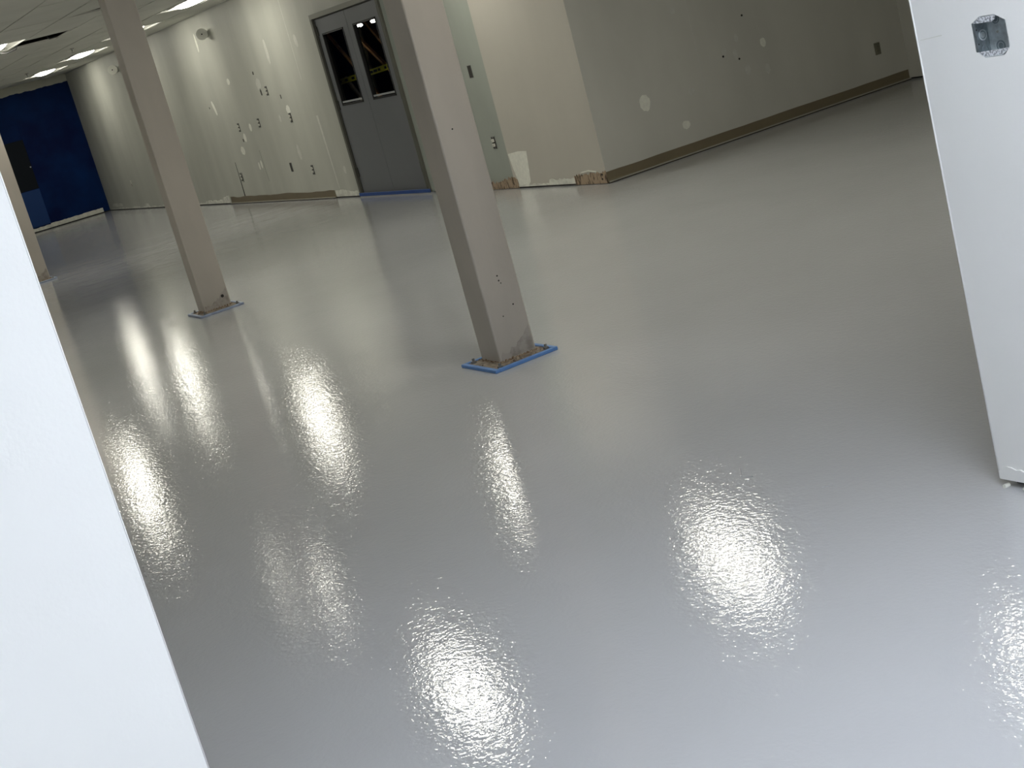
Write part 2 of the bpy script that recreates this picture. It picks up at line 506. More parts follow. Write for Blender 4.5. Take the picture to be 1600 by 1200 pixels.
for k in ordn:
    dup(LIT, (lamp_x[k], 5.88 if k < 6 else 5.70, H), label='lit ceiling light, %s from the blue wall in the row beside the door wall' % ordn[k])
for k, lb in ((3, 'lit ceiling light at the top left picture edge, beside the ceiling tile gap'), (5, 'lit ceiling light beside the top of the middle column'),
              (6, 'lit ceiling light between the nearest and middle columns'), (7, 'added ceiling light brightening the nearest column, out of the picture')):
    dup(LIT, (row2_x[k], 3.40 if k < 6 else 3.32, H), label=lb)  # the last one is added out of view to brighten the nearest column
for k, lb in ((3, 'farthest'), (5, 'middle'), (6, 'nearest')):  # unseen lights added to give the room more light
    dup(LIT, (lamp_x[k] + 0.2, 0.35, H - 0.11), label='added ceiling light, unseen behind the left white partition, %s of three' % lb)
dup(LIT, (-5.60, 8.40, H - 0.11), label='added ceiling light, unseen behind the right white partition')  # unseen lamp added to brighten the right wall and the floor there

# unseen fill panels added around the camera to brighten near floor and walls
def make_fill_panel(label, loc):
    t = thing('fill_panel_light', label, 'ceiling light', loc, 0, 'added fill panels in the front room')
    bm = boxes((-0.6, 0.6, -0.3, -0.28, -0.03, 0), (-0.6, 0.6, 0.28, 0.3, -0.03, 0), (-0.6, -0.58, -0.28, 0.28, -0.03, 0), (0.58, 0.6, -0.28, 0.28, -0.03, 0))
    obj('frame', bm, 'pan', t)
    obj('diffuser', boxes((-0.58, 0.58, -0.28, 0.28, -0.022, 0)), 'panel', t)
    return t
pn = make_fill_panel('added cool fill panel over the opening, left of the camera', (-1.5, 1.75, H))
for lb, lc in (('added cool fill panel over the camera beside the right partition', (0.1, 1.8, H)), ('added cool fill panel just behind the camera', (1.2, 0.9, H)),
               ('added cool fill panel behind and left of the camera', (1.2, -1.8, H))):
    dup(pn, lc, label=lb)

# sprinklers
def make_sprinkler(label, loc):
    t = thing('sprinkler_head', label, 'sprinkler', loc, 0, 'sprinkler heads')
    bm = bmesh.new(); cyl(bm, (0, 0, 0), (0, 0, -1), 0.03, 0.006); cyl(bm, (0, 0, -0.006), (0, 0, -1), 0.011, 0.035, 12)
    obj('stem', bm, 'steel', t)
    bm = bmesh.new(); cyl(bm, (0, 0, -0.055), (0, 0, -1), 0.022, 0.003, 16)
    for s in (-1, 1): box(bm, s * 0.012 - 0.002, s * 0.012 + 0.002, -0.002, 0.002, -0.056, -0.04)
    obj('deflector', bm, 'steel', t)
    return t
spr = make_sprinkler('small dark sprinkler head beside the second lit light from the blue wall', (-21.23, 5.14, H))
dup(spr, (-25.26, 5.27, H), label='small dark sprinkler head beside the lit light nearest the blue wall')

# ------------------------------------------------------------------ columns
def make_column(label, x0, x1, y0, y1, px0, px1, py0, py1, tape_m, hole=None):
    cx, cy = (x0 + x1) / 2, (y0 + y1) / 2
    t = thing('steel_column', label, 'column', (cx, cy, 0), 0, 'steel columns')
    L = lambda a, b, c, d, e, f: (a - cx, b - cx, c - cy, d - cy, e, f)
    bm = bmesh.new(); v, fs = box(bm, *L(x0, x1, y0, y1, 0.014, H - 0.001))
    ve = [e for e in bm.edges if abs(e.verts[0].co.z - e.verts[1].co.z) > 1]
    bmesh.ops.bevel(bm, geom=ve, offset=0.010, segments=3, profile=0.5, affect='EDGES')
    obj('post', bm, 'post', t)
    bm = bmesh.new(); box(bm, *L(px0 + 0.004, px1 - 0.004, py0 + 0.004, py1 - 0.004, 0.0, 0.012)); obj('base_plate', bm, 'plate', t)
    tw = 0.024
    for b in ((px0, px1, py0, py0 + tw), (px1 - tw, px1, py0 + tw, py1 - tw), (px0, px1, py1 - tw, py1), (px0, px0 + tw, py0 + tw, py1 - tw)):
        bm = bmesh.new(); box(bm, *L(*b, 0.0, 0.0165 + random.uniform(0, .002))); bevel_all(bm, 0.0025, 1)
        obj('masking_tape', bm, tape_m, t)
    for sx, sy in ((px0 + 0.05, py0 + 0.05), (px1 - 0.055, py1 - 0.035), (px0 + 0.04, py1 - 0.04), (px1 - 0.03, py0 + 0.045)):
        if (x0 - .012 < sx < x1 + .012) and (y0 - .012 < sy < y1 + .012): continue
        bm = bmesh.new(); cyl(bm, (sx - cx, sy - cy, 0.012), (0, 0, 1), 0.014, 0.011, 6); cyl(bm, (sx - cx, sy - cy, 0.023), (0, 0, 1), 0.007, 0.014, 10)
        obj('anchor_bolt', bm, 'steel', t)
    # ragged weld bead around the foot
    rnd = random.Random(int(abs(x0) * 10))
    bm = bmesh.new()
    for (ax, ay, bx_, by) in ((x0, y0, x1, y0), (x1, y0, x1, y1), (x0, y1, x1, y1), (x0, y0, x0, y1)):
        n = 10
        for i in range(n):
            u = (i + 0.5) / n
            qx, qy = ax + (bx_ - ax) * u - cx, ay + (by - ay) * u - cy
            h = rnd.uniform(0.010, 0.019); r = rnd.uniform(0.009, 0.014)
            cyl(bm, (qx, qy, 0.011), (rnd.uniform(-.2, .2), rnd.uniform(-.2, .2), 1), r, h * 0.7, 7, r * 0.5)
    obj('weld_bead', bm, 'rust', t)
    # crumbs of old mortar left on the plate
    bm = bmesh.new()
    for i in range(26):
        qx, qy = rnd.uniform(px0 + .03, px1 - .03), rnd.uniform(py0 + .03, py1 - .03)
        if x0 - .004 < qx < x1 + .004 and y0 - .004 < qy < y1 + .004: continue
        r = rnd.uniform(0.004, 0.010)
        cyl(bm, (qx - cx, qy - cy, 0.0115), (rnd.uniform(-.3, .3), rnd.uniform(-.3, .3), 1), r, r * 1.2, 6, r * 0.5)
    o = obj('mortar_crumbs', bm, 'plate', t); o['kind'] = 'stuff'
    # scuffed dirty skin low on the faces
    bm = bmesh.new()
    pts = []
    for i in range(15):
        u = i / 14
        pts.append((y0 + 0.012 + (y1 - y0 - 0.024) * u - cy, 0.05 + 0.10 * u * u + rnd.uniform(-.012, .012)))
    pts = [(y0 + 0.012 - cy, 0.022)] + pts + [(y1 - 0.012 - cy, 0.022)]
    prism(bm, pts, x1 - cx - 0.001, x1 - cx + 0.0008, 'x')
    obj('grime_stain', bm, 'grime', t)
    for (hy, hz, hr) in hole or []:
        bm = bmesh.new(); cyl(bm, (x1 - cx - 0.002, hy - cy, hz), (1, 0, 0), hr, 0.0035, 14)
        obj('bolt_hole', bm, 'gap', t)
    return t
c1 = make_column('nearest taupe steel column, footed in bright blue tape', -6.452, -6.250, 3.040, 3.252, -6.505, -6.135, 2.945, 3.308, 'tape',
                 [(3.145, 0.43, 0.004), (3.147, 0.405, 0.004), (3.155, 0.39, 0.003), (3.19, 0.27, .004), (3.12, .23, .003), (3.12, 1.17, .004)])
c2 = make_column('middle taupe steel column with a bolt hole low on its face', -11.395, -11.225, 3.062, 3.292, -11.44, -11.075, 2.98, 3.345, 'tape_dusty',
                 [(3.238, 0.097, 0.013)])
c3 = make_column('farthest taupe steel column, half hidden by the left white partition', -18.60, -18.43, 3.085, 3.315, -18.65, -18.29, 2.99, 3.37, 'tape_dusty')
# ------------------------------------------------------------------ double door in the back wall
d1 = bpy.data.objects.new('door_1', None); COL.objects.link(d1); d1.location = (DX0, YD, 0)
d1['kind'] = 'structure'; d1['label'] = 'grey double door with two tall dark windows'
W = DX1 - DX0
obj('head_jamb', boxes((0, W, -0.025, 0.12, DH - 0.055, DH)), 'frame', d1)
for xa, xb in ((0, 0.055), (W - 0.055, W)):
    obj('side_jamb', boxes((xa, xb, -0.025, 0.12, 0, DH - 0.055)), 'jamb', d1)
bm = boxes((0.055, 0.068, 0.0, 0.11, 0, DH - 0.055), (W - 0.068, W - 0.055, 0.0, 0.11, 0, DH - 0.055), (0.068, W - 0.068, 0.0, 0.11, DH - 0.068, DH - 0.055))
obj('door_stop', bm, 'frame_dark', d1)
WZ0, WZ1 = 1.10, 1.96
for (a, b, wa, wb, hs) in ((0.070, 0.957, 0.19, 0.817, 0.063), (0.963, W - 0.070, 1.102, 1.728, W - 0.063)):
    y0, y1 = 0.005, 0.05
    bm = boxes((a, wa, y0, y1, 0.025, DH - 0.07), (wb, b, y0, y1, 0.025, DH - 0.07), (wa, wb, y0, y1, 0.025, WZ0), (wa, wb, y0, y1, WZ1, DH - 0.07))
    bmesh.ops.remove_doubles(bm, verts=bm.verts, dist=1e-5)
    lf = obj('door_leaf', bm, 'door', d1)
    bm = boxes((wa, wa + 0.016, y0 - 0.006, y1, WZ0, WZ1), (wb - 0.016, wb, y0 - 0.006, y1, WZ0, WZ1), (wa, wb, y0 - 0.006, y1, WZ1 - 0.02, WZ1), (wa, wb, y0 - 0.006, y1, WZ0, WZ0 + 0.02))
    obj('glazing_bead', bm, 'black', lf)
    obj('glazing_sill', boxes((wa + 0.02, wb - 0.02, y0 + 0.002, y0 + 0.012, WZ0 + 0.032, WZ0 + 0.052)), 'bead', lf)
    obj('pane', boxes((wa + 0.01, wb - 0.01, 0.03, 0.036, WZ0 + 0.01, WZ1 - 0.01)), 'glass', lf)
    for z in (0.30, 1.115, 2.0):
        bm = bmesh.new(); cyl(bm, (hs, -0.012, z - 0.06), (0, 0, 1), 0.011, 0.12, 12); box(bm, hs - 0.03, hs + 0.03, -0.010, 0.004, z - 0.055, z + 0.055)
        obj('hinge', bm, 'frame_dark', lf)
bm = bmesh.new(); box(bm, 0.0, W + 0.03, -0.035, -0.026, 0.012, 0.052); bevel_all(bm, 0.003, 1)
obj('masking_tape', bm, 'tape_dark', d1)
obj('threshold', boxes((0.01, W + 0.02, -0.03, 0.1, 0.0, 0.012)), 'bead', d1)

# dark room behind the doors, with leaning timbers, caution tape and two lamps
BX0, BX1, BY1 = -24.0, -12.62, 10.3
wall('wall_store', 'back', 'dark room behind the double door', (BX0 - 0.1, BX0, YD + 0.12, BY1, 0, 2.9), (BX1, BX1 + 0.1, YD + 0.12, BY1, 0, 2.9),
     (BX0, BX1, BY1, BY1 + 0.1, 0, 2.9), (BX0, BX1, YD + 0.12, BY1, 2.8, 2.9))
def timber(name, label, p, q, wd, material):
    p, q = Vector(p), Vector(q)
    d = (q - p); L_ = d.length
    bm = bmesh.new(); box(bm, -wd / 2, wd / 2, -0.02, 0.02, 0, L_); bevel_all(bm, 0.004, 1)
    o = obj(name, bm, material); o.location = p
    o.rotation_euler = d.to_track_quat('Z', 'Y').to_euler()
    return tag(o, label, 'timber')

timber('timber_brace', 'orange brown timber sloping across the left door window', (-16.60, 7.00, 1.96), (-14.30, 7.00, 0.02), 0.028, 'orange')
timber('timber_brace', 'orange brown timber sloping to the yellow tape in the right door window', (-16.42, 7.09, 2.155), (-13.45, 7.09, 0.03), 0.040, 'orange')
timber('timber_brace', 'thick orange brown timber just under the lamps in the right door window', (-15.95, 7.18, 2.10), (-13.70, 7.18, 0.03), 0.06, 'orange')
timber('timber_brace', 'pale timber low in the left door window below the yellow tape', (-16.56, 7.06, 1.40), (-15.10, 7.06, 0.03), 0.035, 'pale_wood')
timber('timber_post', 'pale upright timber at the left of the right door window', (-15.675, 7.26, 0.0), (-15.700, 7.26, 1.93), 0.06, 'pale_wood').location.x -= 0.56
# caution tape strung behind both windows: slightly sagging band with black print blocks
bm = bmesh.new()
n = 24
pts = []
for i in range(n + 1):
    u = i / n
    x = -17.6 + 4.6 * u
    pts.append((x, 1.345 + 0.034 * (x + 17.6) - 0.02 * math.sin(math.pi * u)))
for i in range(n):
    (xa, za), (xb, zb) = pts[i], pts[i + 1]
    prism(bm, [(xa, za - 0.033), (xb, zb - 0.033), (xb, zb + 0.033), (xa, za + 0.033)], 6.945, 6.947, 'y')
bmesh.ops.remove_doubles(bm, verts=bm.verts, dist=1e-5)
ct = obj('caution_tape', bm, 'yellow')
tag(ct, 'yellow caution tape strung behind both dark door windows', 'caution tape')
bm = bmesh.new()
x = -17.4
rnd = random.Random(3)
while x < -13.2:
    l = rnd.uniform(0.05, 0.12)
    z = 1.345 + 0.034 * (x + l / 2 + 17.6) - 0.02 * math.sin(math.pi * (x + 17.6) / 4.6)
    box(bm, x, x + l, 6.9435, 6.945, z - 0.014, z + 0.014)
    x += l + rnd.choice((0.03, 0.03, 0.12))
o = obj('print', bm, 'black', ct); o['kind'] = 'stuff'
def hanging_lamp(label, loc):
    t = thing('hanging_lamp', label, 'lamp', loc, 0, 'lamps in the dark room behind the doors')
    bm = bmesh.new(); bmesh.ops.create_uvsphere(bm, u_segments=20, v_segments=10, radius=0.043)
    for v in bm.verts: v.co.z *= 0.5
    obj('globe', bm, 'bulb', t, smooth=True)
    bm = bmesh.new(); cyl(bm, (0, 0, 0.018), (0, 0, 1), 0.02, 0.03, 12); obj('cap', bm, 'cable', t)
    bm = bmesh.new(); tube(bm, [(0, 0, 0.045), (0, 0, 2.795 - loc[2])], 0.004, 6); obj('cord', bm, 'cable', t)
    return t
hl = hanging_lamp('left of the two small lit lamps at the top of the right door window', (-16.945, 7.60, 1.957))
r_ = hanging_lamp('right of the two small lit lamps at the top of the right door window', (-16.52, 7.60, 1.957))

# ------------------------------------------------------------------ wall patches, drips, cracks on the back wall
def blob(cx, cz, w_, h_, parent, material='patch', name='plaster_patch', tilt=0.0, plane='y', at=YD, out=-1, n=18, th=0.0015, p=2.0):
    rnd = random.Random(int((cx * 131 + cz * 977) * 10))
    pts = []
    for i in range(n):
        t = 2 * math.pi * i / n
        k = rnd.uniform(0.90, 1.08)
        c, s_ = math.cos(t), math.sin(t)
        a = math.copysign(abs(c) ** (2 / p), c) * w_ / 2 * k
        b = math.copysign(abs(s_) ** (2 / p), s_) * h_ / 2 * k
        pts.append((cx + a * math.cos(tilt) - b * math.sin(tilt), cz + a * math.sin(tilt) + b * math.cos(tilt)))
    bm = bmesh.new()
    prism(bm, pts, at + out * th, at - out * 0.0005, plane)
    return obj(name, bm, material, parent)
for (x, z, w_, h_, tl, mt_) in (
    (-18.085, 1.96, 0.09, 0.33, 0.0, 'patch_dim'), (-17.01, 1.98, 0.10, 0.17, 0.25, 'patch_dim'), (-18.73, 1.592, 0.19, 0.16, 0, 'patch_dim'),
    (-17.93, 1.19, 0.14, 0.12, 0, 'patch'), (-19.885, 1.732, 0.11, 0.09, 0, 'patch'), (-20.835, 1.43, 0.08, 0.24, 0.45, 'patch'),
    (-19.55, 1.06, 0.10, 0.11, 0, 'patch'), (-19.90, 0.935, 0.11, 0.12, 0, 'patch'), (-20.15, 0.76, 0.16, 0.12, 0, 'patch'),
    (-19.66, 0.515, 0.06, 0.11, 0, 'patch'), (-19.552, 0.537, 0.06, 0.11, 0, 'patch'), (-17.99, 0.63, 0.10, 0.21, 0.1, 'patch_dim'),
    (-16.653, 0.345, 0.07, 0.10, 0, 'patch_dim'), (-20.735, 2.38, 0.07, 0.27, 0, 'patch'), (-18.31, 1.10, 0.07, 0.10, 0, 'patch_dim')):
    blob(x, z, w_, h_, w_back, mt_, tilt=tl)
for (x, z, w_, h_) in ((-18.81, 1.75, 0.045, 0.045), (-18.722, 1.487, 0.05, 0.09), (-18.055, 1.37, 0.03, 0.055), (-21.046, 1.448, 0.03, 0.03),
                       (-20.0, 0.903, 0.04, 0.045)):
    blob(x, z, w_, h_, w_back, 'box_dark', 'wall_hole', p=4.0)
def strip_poly(name, pts, parent, material, at=YD, out=-1, th=0.002, plane='y'):
    bm = bmesh.new(); prism(bm, pts, at + out * th, at - out * 0.0005, plane); return obj(name, bm, material, parent)
strip_poly('wall_crack', [(-20.664, 0.61), (-20.650, 0.61), (-20.648, 0.35), (-20.650, 0.10), (-20.690, 0.10), (-20.672, 0.35)], w_back, 'gap', th=0.0012)
strip_poly('wall_crack', [(-20.515, 0.45), (-20.50, 0.45), (-20.515, 0.31), (-20.53, 0.31)], w_back, 'gap', th=0.0012)
strip_poly('joint_seam', [(-19.483, 0.732), (-19.472, 0.732), (-19.443, 0.29), (-19.455, 0.29)], w_back, 'frame', th=0.001)
strip_poly('joint_seam', [(-17.20, 2.735), (-17.18, 2.735), (-17.185, 1.50), (-17.20, 1.50)], w_back, 'patch_dim', th=0.0008)
strip_poly('joint_seam', [(-17.06, 1.05), (-17.00, 1.05), (-16.985, 0.12), (-17.00, 0.12)], w_back, 'patch_dim', th=0.0008)

def ragged(name, a0, a1, z0, top, amp, parent, material, at, out, plane, n=40, seed=1, th=0.004):
    rnd = random.Random(seed)
    up = []
    for i in range(n + 1):
        u = i / n
        f_ = top(u) if callable(top) else top
        up.append((a0 + (a1 - a0) * u, z0 + max(0.006, f_ + rnd.uniform(-amp, amp))))
    bm = bmesh.new()
    prism(bm, [(a0, z0)] + up + [(a1, z0)], at + out * th, at - out * 0.0005, plane)
    return obj(name, bm, material, parent)
ragged('compound_edge', -28.9, -21.9, G, 0.022, 0.014, w_back, 'compound', YD, -1, 'y', 60, 4)
blob(-28.3, 0.10, 0.75, 0.07, w_back, 'compound', 'compound_smear', p=3)
blob(-26.2, 0.07, 0.30, 0.05, w_back, 'compound', 'compound_smear')
ragged('compound_edge', -22.6, -21.42, G, lambda u: 0.045 + 0.07 * max(0, (u - .55) / .45), 0.012, w_back, 'compound', YD, -1, 'y', 24, 5, 0.012)
ragged('compound_edge', -17.15, -16.42, G, lambda u: 0.07 + 0.015 * math.sin(6 * u), 0.008, w_back, 'compound', YD, -1, 'y', 20, 6)
# adhesive left by the torn-off base, filler at the corner bead
ragged('glue_patch', -13.30, -12.395, G * .3, lambda u: 0.085 + 0.02 * math.sin(9 * u), 0.014, w_strip, 'glue', YD - 0.022, -1, 'y', 44, 8, 0.005)
ragged('glue_patch', -11.335, XR + 0.002, G * .3, lambda u: 0.085 + 0.018 * u, 0.012, w_corner, 'glue', YD - 0.022, -1, 'y', 36, 9, 0.005)
ragged('compound_edge', -12.39, -11.34, G, lambda u: 0.018 + 0.032 * (u > .55), 0.008, w_corner, 'compound', YD - 0.022, -1, 'y', 40, 10)
strip_poly('plaster_patch', [(-12.455, 0.345), (-12.25, 0.362), (-12.085, 0.357), (-12.10, 0.28), (-12.125, 0.16), (-12.15, 0.06), (-12.20, 0.03), (-12.38, 0.03),
                             (-12.40, 0.12), (-12.425, 0.2)], w_corner, 'patch', at=YD - 0.022)
strip_poly('plaster_patch', [(-11.23, 0.108), (-11.18, 0.122), (-11.08, 0.132), (-10.95, 0.118), (-10.95, 0.108), (-11.08, 0.12), (-11.17, 0.112)], w_corner, 'patch', at=YD - 0.022, th=0.007)
for x, z in ((-10.86, 0.085), (-10.87, 0.045)):
    blob(x, z, 0.022, 0.02, w_corner, 'gap', 'nail_hole', at=YD - 0.028)
# patches on the right wall
for (y, z, w_, h_, mt_) in ((7.294, .570, .112, .144, 'patch'), (7.675, .272, .088, .076, 'patch'), (7.812, .541, .069, .07, 'patch_faint'), (7.803, 1.264, .048, .053, 'patch_faint'),
    (8.422, .881, .049, .077, 'patch_faint'), (8.258, .792, .049, .066, 'patch_faint'), (8.375, .74, .05, .099, 'patch_faint'), (8.712, .771, .065, .084, 'patch'), (8.479, .573, .064, .095, 'patch_faint'),
    (8.706, .528, .051, .096, 'patch_faint')):
    blob(y, z, w_, h_, w_right, mt_, plane='x', at=XR, out=1)
for (y, z) in ((8.541, 1.059), (8.236, .754), (8.409, .691)):
    blob(y, z, 0.021, 0.02, w_right, 'gap', 'wall_hole', plane='x', at=XR, out=1)
strip_poly('joint_seam', [(7.957, 2.7), (7.963, 2.7), (7.966, 0.5), (7.960, 0.5)], w_right, 'patch_faint', at=XR, out=1, th=0.0008, plane='x')
# far blue wall: bare board band with filler along its foot, a blue door leaf with a dark panel
ragged('compound_edge', 4.3, 5.57, G, 0.062, 0.005, w_far, 'compound', XB, 1, 'x', 30, 12, 0.012)
ragged('compound_edge', 5.57, 6.62, G, 0.078, 0.006, w_far, 'compound', XB, 1, 'x', 30, 13, 0.012)
d2 = bpy.data.objects.new('door_2', None); COL.objects.link(d2); d2.location = (XB, 4.6, 0)
d2['kind'] = 'structure'; d2['label'] = 'blue door with a dark upright panel in the far blue wall'
obj('door_leaf', bbox((0.0, 0.025, 0, 0.985, 0.095, 2.05), 0.004, 1), 'blue', d2)
obj('kick_panel', bbox((0.025, 0.029, 0.02, 0.975, 0.10, 0.79), 0.002, 1), 'bluedoor', d2)
obj('door_panel', bbox((0.025, 0.032, 0.30, 0.975, 0.80, 1.75), 0.002, 1), 'slate', d2)
obj('door_knob', (lambda b: (cyl(b, (0.025, 0.95, 1.22), (1, 0, 0), 0.012, 0.03, 12), b)[1])(bmesh.new()), 'bead', d2)

# ------------------------------------------------------------------ vinyl cove bases
def cove(name, label, a0, a1, at, out, axis, n=26, wob=0.004, seed=2):
    """vinyl cove base: thin upright with a flared toe, slightly wavy top"""
    rnd = random.Random(seed)
    prof = [(0.0, 0.101), (0.004, 0.101), (0.0045, 0.03), (0.008, 0.018), (0.016, 0.011), (0.022, 0.009), (0.022, 0.006), (0.0, 0.006)]
    bm = bmesh.new(); rows = []
    for i in range(n + 1):
        a = a0 + (a1 - a0) * i / n
        dz = rnd.uniform(-wob, wob)
        row = []
        for d, z in prof:
            zz = z + (dz if z > 0.1 else 0)
            row.append(bm.verts.new((a, at + out * d, zz) if axis == 'x' else (at + out * d, a, zz)))
        rows.append(row)
    for p, q in zip(rows, rows[1:]):
        for k in range(len(prof)):
            bm.faces.new((p[k], q[k], q[(k + 1) % len(prof)], p[(k + 1) % len(prof)]))
    bm.faces.new(rows[0]); bm.faces.new(rows[-1][::-1])
    o = struct(name, bm, 'base', label)
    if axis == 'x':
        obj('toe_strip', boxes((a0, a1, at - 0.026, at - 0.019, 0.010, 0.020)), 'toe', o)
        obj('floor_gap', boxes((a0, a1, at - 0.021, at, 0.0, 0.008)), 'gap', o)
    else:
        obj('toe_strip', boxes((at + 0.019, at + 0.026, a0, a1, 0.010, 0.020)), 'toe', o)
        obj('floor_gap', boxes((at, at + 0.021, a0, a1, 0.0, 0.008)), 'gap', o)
    return o
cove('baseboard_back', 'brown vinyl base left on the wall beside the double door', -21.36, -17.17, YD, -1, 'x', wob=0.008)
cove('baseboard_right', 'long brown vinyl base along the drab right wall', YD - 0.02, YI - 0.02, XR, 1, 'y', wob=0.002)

# ------------------------------------------------------------------ outlets and boxes
def make_outlet(label, loc, rz, kind):
    """local frame: wall in plane y=0, facing -y"""
    t = thing('electrical_outlet' if kind != 'box' else 'outlet_box', label, 'outlet' if kind != 'box' else 'electrical box', loc, rz, 'outlets and boxes on the walls')
    if kind in ('box', 'bare'):
        bm = bmesh.new()
        box(bm, -0.034, 0.034, -0.0022, 0.0, -0.058, 0.058)
        obj('box_cavity', bm, 'box_dark', t)
        bm = boxes((-0.038, -0.034, -0.004, 0.0, -0.062, 0.062), (0.034, 0.038, -0.004, 0.0, -0.062, 0.062), (-0.034, 0.034, -0.004, 0, 0.058, 0.062), (-0.034, 0.034, -0.004, 0, -0.062, -0.058))
        obj('box_rim', bm, 'steel', t)
    if kind == 'bare':
        bm = bmesh.new()
        for z in (-0.022, 0.022):
            box(bm, -0.028, 0.018, -0.014, -0.0022, z - 0.015, z + 0.015)
        bevel_all(bm, 0.004, 2)
        obj('receptacle', bm, 'device', t)
        for z in (-0.048, 0.048):
            obj('mounting_strap', boxes((-0.012, 0.012, -0.006, -0.0022, z - 0.008, z + 0.008)), 'steel', t)
        bm = bmesh.new()
        for z in (-0.022, 0.022):
            for x in (-0.012, 0.004): box(bm, x - 0.0015, x + 0.0015, -0.0146, -0.0139, z - 0.006, z + 0.006)
        obj('slot', bm, 'gap', t)['kind'] = 'stuff'
    if kind == 'plate':
        bm = bmesh.new(); box(bm, -0.036, 0.036, -0.006, 0, -0.058, 0.058); bevel_all(bm, 0.002, 2)
        obj('cover_plate', bm, 'plate_olive', t)
        bm = bmesh.new()
        for z in (-0.024, 0.024): box(bm, -0.017, 0.017, -0.009, -0.006, z - 0.014, z + 0.014)
        bevel_all(bm, 0.002, 1); obj('receptacle', bm, 'plate_olive', t)
        bm = bmesh.new()
        for z in (-0.024, 0.024):
            for x in (-0.006, 0.006): box(bm, x - 0.001, x + 0.001, -0.0094, -0.0088, z - 0.006, z + 0.006)
        box(bm, -0.034, 0.034, -0.0066, -0.0058, 0.042, 0.044)
        obj('slot', bm, 'gap', t)['kind'] = 'stuff'
    if kind == 'white':
        bm = bmesh.new(); box(bm, -0.035, 0.035, -0.006, 0, -0.06, 0.06); bevel_all(bm, 0.002, 2); obj('cover_plate', bm, 'device', t)
        bm = bmesh.new()
        for z in (-0.04, -0.015): box(bm, 0.0, 0.02, -0.0085, -0.006, z - 0.01, z + 0.01)
        obj('receptacle', bm, 'box_dark', t)
    return t
BR = make_outlet('bare outlet beside the dark slot under the big filler patch', (-18.497, YD, 1.485), 0, 'bare')
for x, z, lb in ((-20.02, 1.09, 'bare outlet at mid height, leftmost of the higher ones on the long wall'), (-19.16, 1.098, 'bare outlet at mid height, right of two small filler patches'),
                 (-17.928, 1.085, 'bare outlet directly under an oval filler patch, nearer the double door'), (-17.695, 0.387, 'bare low outlet on the long wall closest to the double door'),
                 (-20.572, 0.39, 'bare low outlet right beside the black wall crack')):
    dup(BR, (x, YD, z), label=lb)
dup(BR, (-12.708, YD, 0.466), label='bare outlet low on the greenish wall strip beside the nearest column')
BX = make_outlet('open dark box low on the long wall, between two bare outlets', (-18.43, YD, 0.45), 0, 'box')
dup(BX, (-12.81, YD, 1.183), label='open dark box high on the greenish wall strip beside the nearest column')
make_outlet('white plated outlet low on the wall near the blue wall', (-26.8, YD, 0.478), 0, 'white')
make_outlet('olive plated outlet on the drab right wall above the base', (XR, 10.055, 0.387), math.radians(90), 'plate')

# ------------------------------------------------------------------ spotlight heads
def make_spot(label, loc):
    """round stepped head on a wall bracket, turned along the wall towards the opening"""
    t = thing('wall_spotlight', label, 'spotlight', loc, 0, 'round white heads high on the long wall')
    ax = Vector((0.94, -0.33, -0.05)).normalized()
    c = Vector((0.0, -0.105, 0.0))
    bm = bmesh.new(); cyl(bm, (-0.12, 0, 0), (0, -1, 0), 0.055, 0.018, 28); obj('wall_plate', bm, 'horn', t)
    bm = bmesh.new(); tube(bm, [(-0.12, -0.018, 0), (-0.12, -0.06, 0), (-0.09, -0.095, 0)], 0.02, 12); obj('bracket', bm, 'horn', t, smooth=True)
    bm = bmesh.new(); cyl(bm, c - ax * 0.09, ax, 0.05, 0.10, 32, 0.078); obj('head', bm, 'horn', t)
    p = c + ax * 0.01
    for ri, ro, d in ((0.062, 0.079, 0.012), (0.040, 0.052, 0.022), (0.016, 0.027, 0.030)):
        bm = bmesh.new(); ring(bm, p, ax, ri, ro, d, 32); obj('face_ring', bm, 'horn', t)
    bm = bmesh.new(); cyl(bm, p, ax, 0.010, 0.012, 16); obj('lens', bm, 'slate', t)
    return t
h1 = make_spot('round white spotlight head on the wall right of the middle column', (-20.06, YD, 2.447))
dup(h1, (-25.20, YD, 2.455), label='distant round white spotlight head peeping out left of the middle column')

# ------------------------------------------------------------------ junction box in the right partition
jx, jz = -2.642, 1.255
t = thing('junction_box', 'galvanised steel junction box set in the white right partition', 'junction box', (jx, YP, jz))
hw, hz, dp = 0.052, 0.0495, 0.050
obj('back', boxes((-hw, hw, dp, dp + 0.002, -hz, hz)), 'galv', t)
side = obj('side', boxes((-hw - 0.002, -hw, 0.0, dp + 0.002, -hz, hz)), 'galv_dark', t)
obj('side', boxes((hw, hw + 0.002, 0.0, dp + 0.002, -hz, hz)), 'galv', t)
obj('side', boxes((-hw, hw, 0.0, dp + 0.002, hz, hz + 0.002)), 'galv', t)
obj('side', boxes((-hw, hw, 0.0, dp + 0.002, -hz - 0.002, -hz)), 'galv', t)
def knock(name, c, ax, r, material, parent):
    bm = bmesh.new(); ring(bm, c, ax, r * 0.78, r, 0.0015, 24); cyl(bm, c, ax, r * 0.55, 0.001, 20); return obj(name, bm, material, parent)
knock('knockout', (-hw, 0.029, 0.002), (1, 0, 0), 0.014, 'galv', t)
knock('knockout', (-hw, 0.030, 0.036), (1, 0, 0), 0.011, 'galv_dark', t)
knock('knockout', (-hw, 0.030, -0.034), (1, 0, 0), 0.011, 'galv_dark', t)
for z in (0.018, -0.018):
    bm = bmesh.new(); cyl(bm, (-hw, 0.010, z), (1, 0, 0), 0.0022, 0.0006, 10); obj('screw_hole', bm, 'gap', t)
knock('knockout', (-0.022, dp, 0.034), (0, -1, 0), 0.012, 'galv_dark', t)
knock('knockout', (-0.020, dp, 0.002), (0, -1, 0), 0.007, 'galv', t)
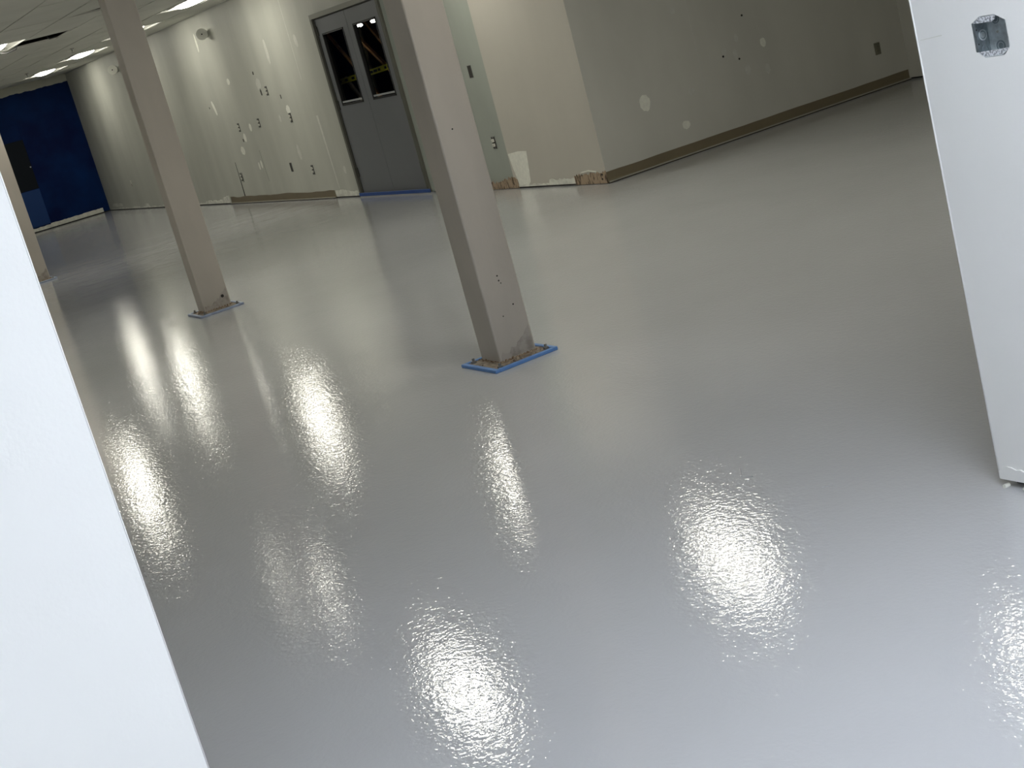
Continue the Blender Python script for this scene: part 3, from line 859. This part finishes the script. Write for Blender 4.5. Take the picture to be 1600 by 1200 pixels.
knock('knockout', (-0.018, dp, -0.034), (0, -1, 0), 0.014, 'galv_dark', t)
bm = bmesh.new(); cyl(bm, (-0.020, dp, 0.002), (0, -1, 0), 0.003, 0.004, 10); obj('ground_screw', bm, 'pan', t)
# mounting tabs at top and bottom with torn plaster on them
for s in (1, -1):
    pts = [(-0.050, s * 0.036), (-0.047, s * 0.0395), (-0.026, s * 0.051), (0.024, s * 0.051), (0.047, s * 0.038), (0.047, s * 0.0345)]
    if s > 0: pts[-2] = (0.020, s * 0.0395); pts[-1] = (0.010, s * 0.034)
    bm = bmesh.new(); prism(bm, pts, 0.0005, 0.003, 'y'); obj('mounting_tab', bm, 'plaster_rim', t)
bm = bmesh.new(); box(bm, -0.0525, -0.046, -0.0005, 0.003, -0.036, 0.037); obj('mounting_tab', bm, 'galv_dark', t)
# plaster closing the corners of the cut-out
CX, CZ = 0.055, 0.052
for sx, sz, a, b in ((-1, 1, 0.030, 0.016), (1, 1, 0.034, 0.018), (1, -1, 0.022, 0.020), (-1, -1, 0.028, 0.018)):
    bm = bmesh.new()
    prism(bm, [(jx + sx * CX, jz + sz * CZ), (jx + sx * (CX - a), jz + sz * CZ), (jx + sx * CX, jz + sz * (CZ - b))], YP - 0.0004, YP + 0.004, 'y')
    obj('plaster_corner', bm, 'white', w_fr)
# corner beads, foot of the right partition
bm = bmesh.new(); tube(bm, [(XP - 0.001, YL - 0.001, 0.02), (XP - 0.001, YL - 0.001, 2.42)], 0.002, 10); obj('corner_bead', bm, 'white', w_fl, smooth=True)
bm = bmesh.new(); tube(bm, [(XP + 0.001, YP + 0.001, 0.022), (XP + 0.001, YP + 0.001, 2.5)], 0.003, 10); obj('corner_bead', bm, 'white', w_fr, smooth=True)
ragged('compound_edge', XP + 0.004, XP + 0.42, 0.022, lambda u: 0.028 + 0.012 * math.sin(14 * u), 0.007, w_fr, 'white', YP, -1, 'y', 26, 21, 0.004)
bm = bmesh.new()
rnd = random.Random(5)
for i in range(6):
    cyl(bm, (XP + 0.02 + 0.06 * i + rnd.uniform(-.02, .02), YP + 0.004, 0.004), (0, -1, rnd.uniform(-.2, .2)), rnd.uniform(0.004, 0.007), rnd.uniform(0.008, 0.02), 7)
obj('foot_rubble', bm, 'compound', w_fr)
bm = bmesh.new(); cyl(bm, (XP, -0.02, 1.02), (1, 0, 0), 0.004, 0.001, 10); obj('nail_head', bm, 'bead', w_fl)
strip_poly('paint_scuff', [(XP + 0.012, 1.272), (XP + 0.09, 1.277), (XP + 0.09, 1.2745), (XP + 0.012, 1.2705)], w_fr, 'scuff', at=YP, th=0.0006)
# thin scratches standing proud in the coating
fl = bpy.data.objects['floor']
for pts in ([(-3.80, 2.60), (-3.74, 2.555), (-3.70, 2.57)], [(-3.37, 2.63), (-3.40, 2.60)]):
    bm = bmesh.new(); tube(bm, [(x, y, 0.0005) for x, y in pts], 0.0018, 6); obj('coating_ridge', bm, 'floor', fl)
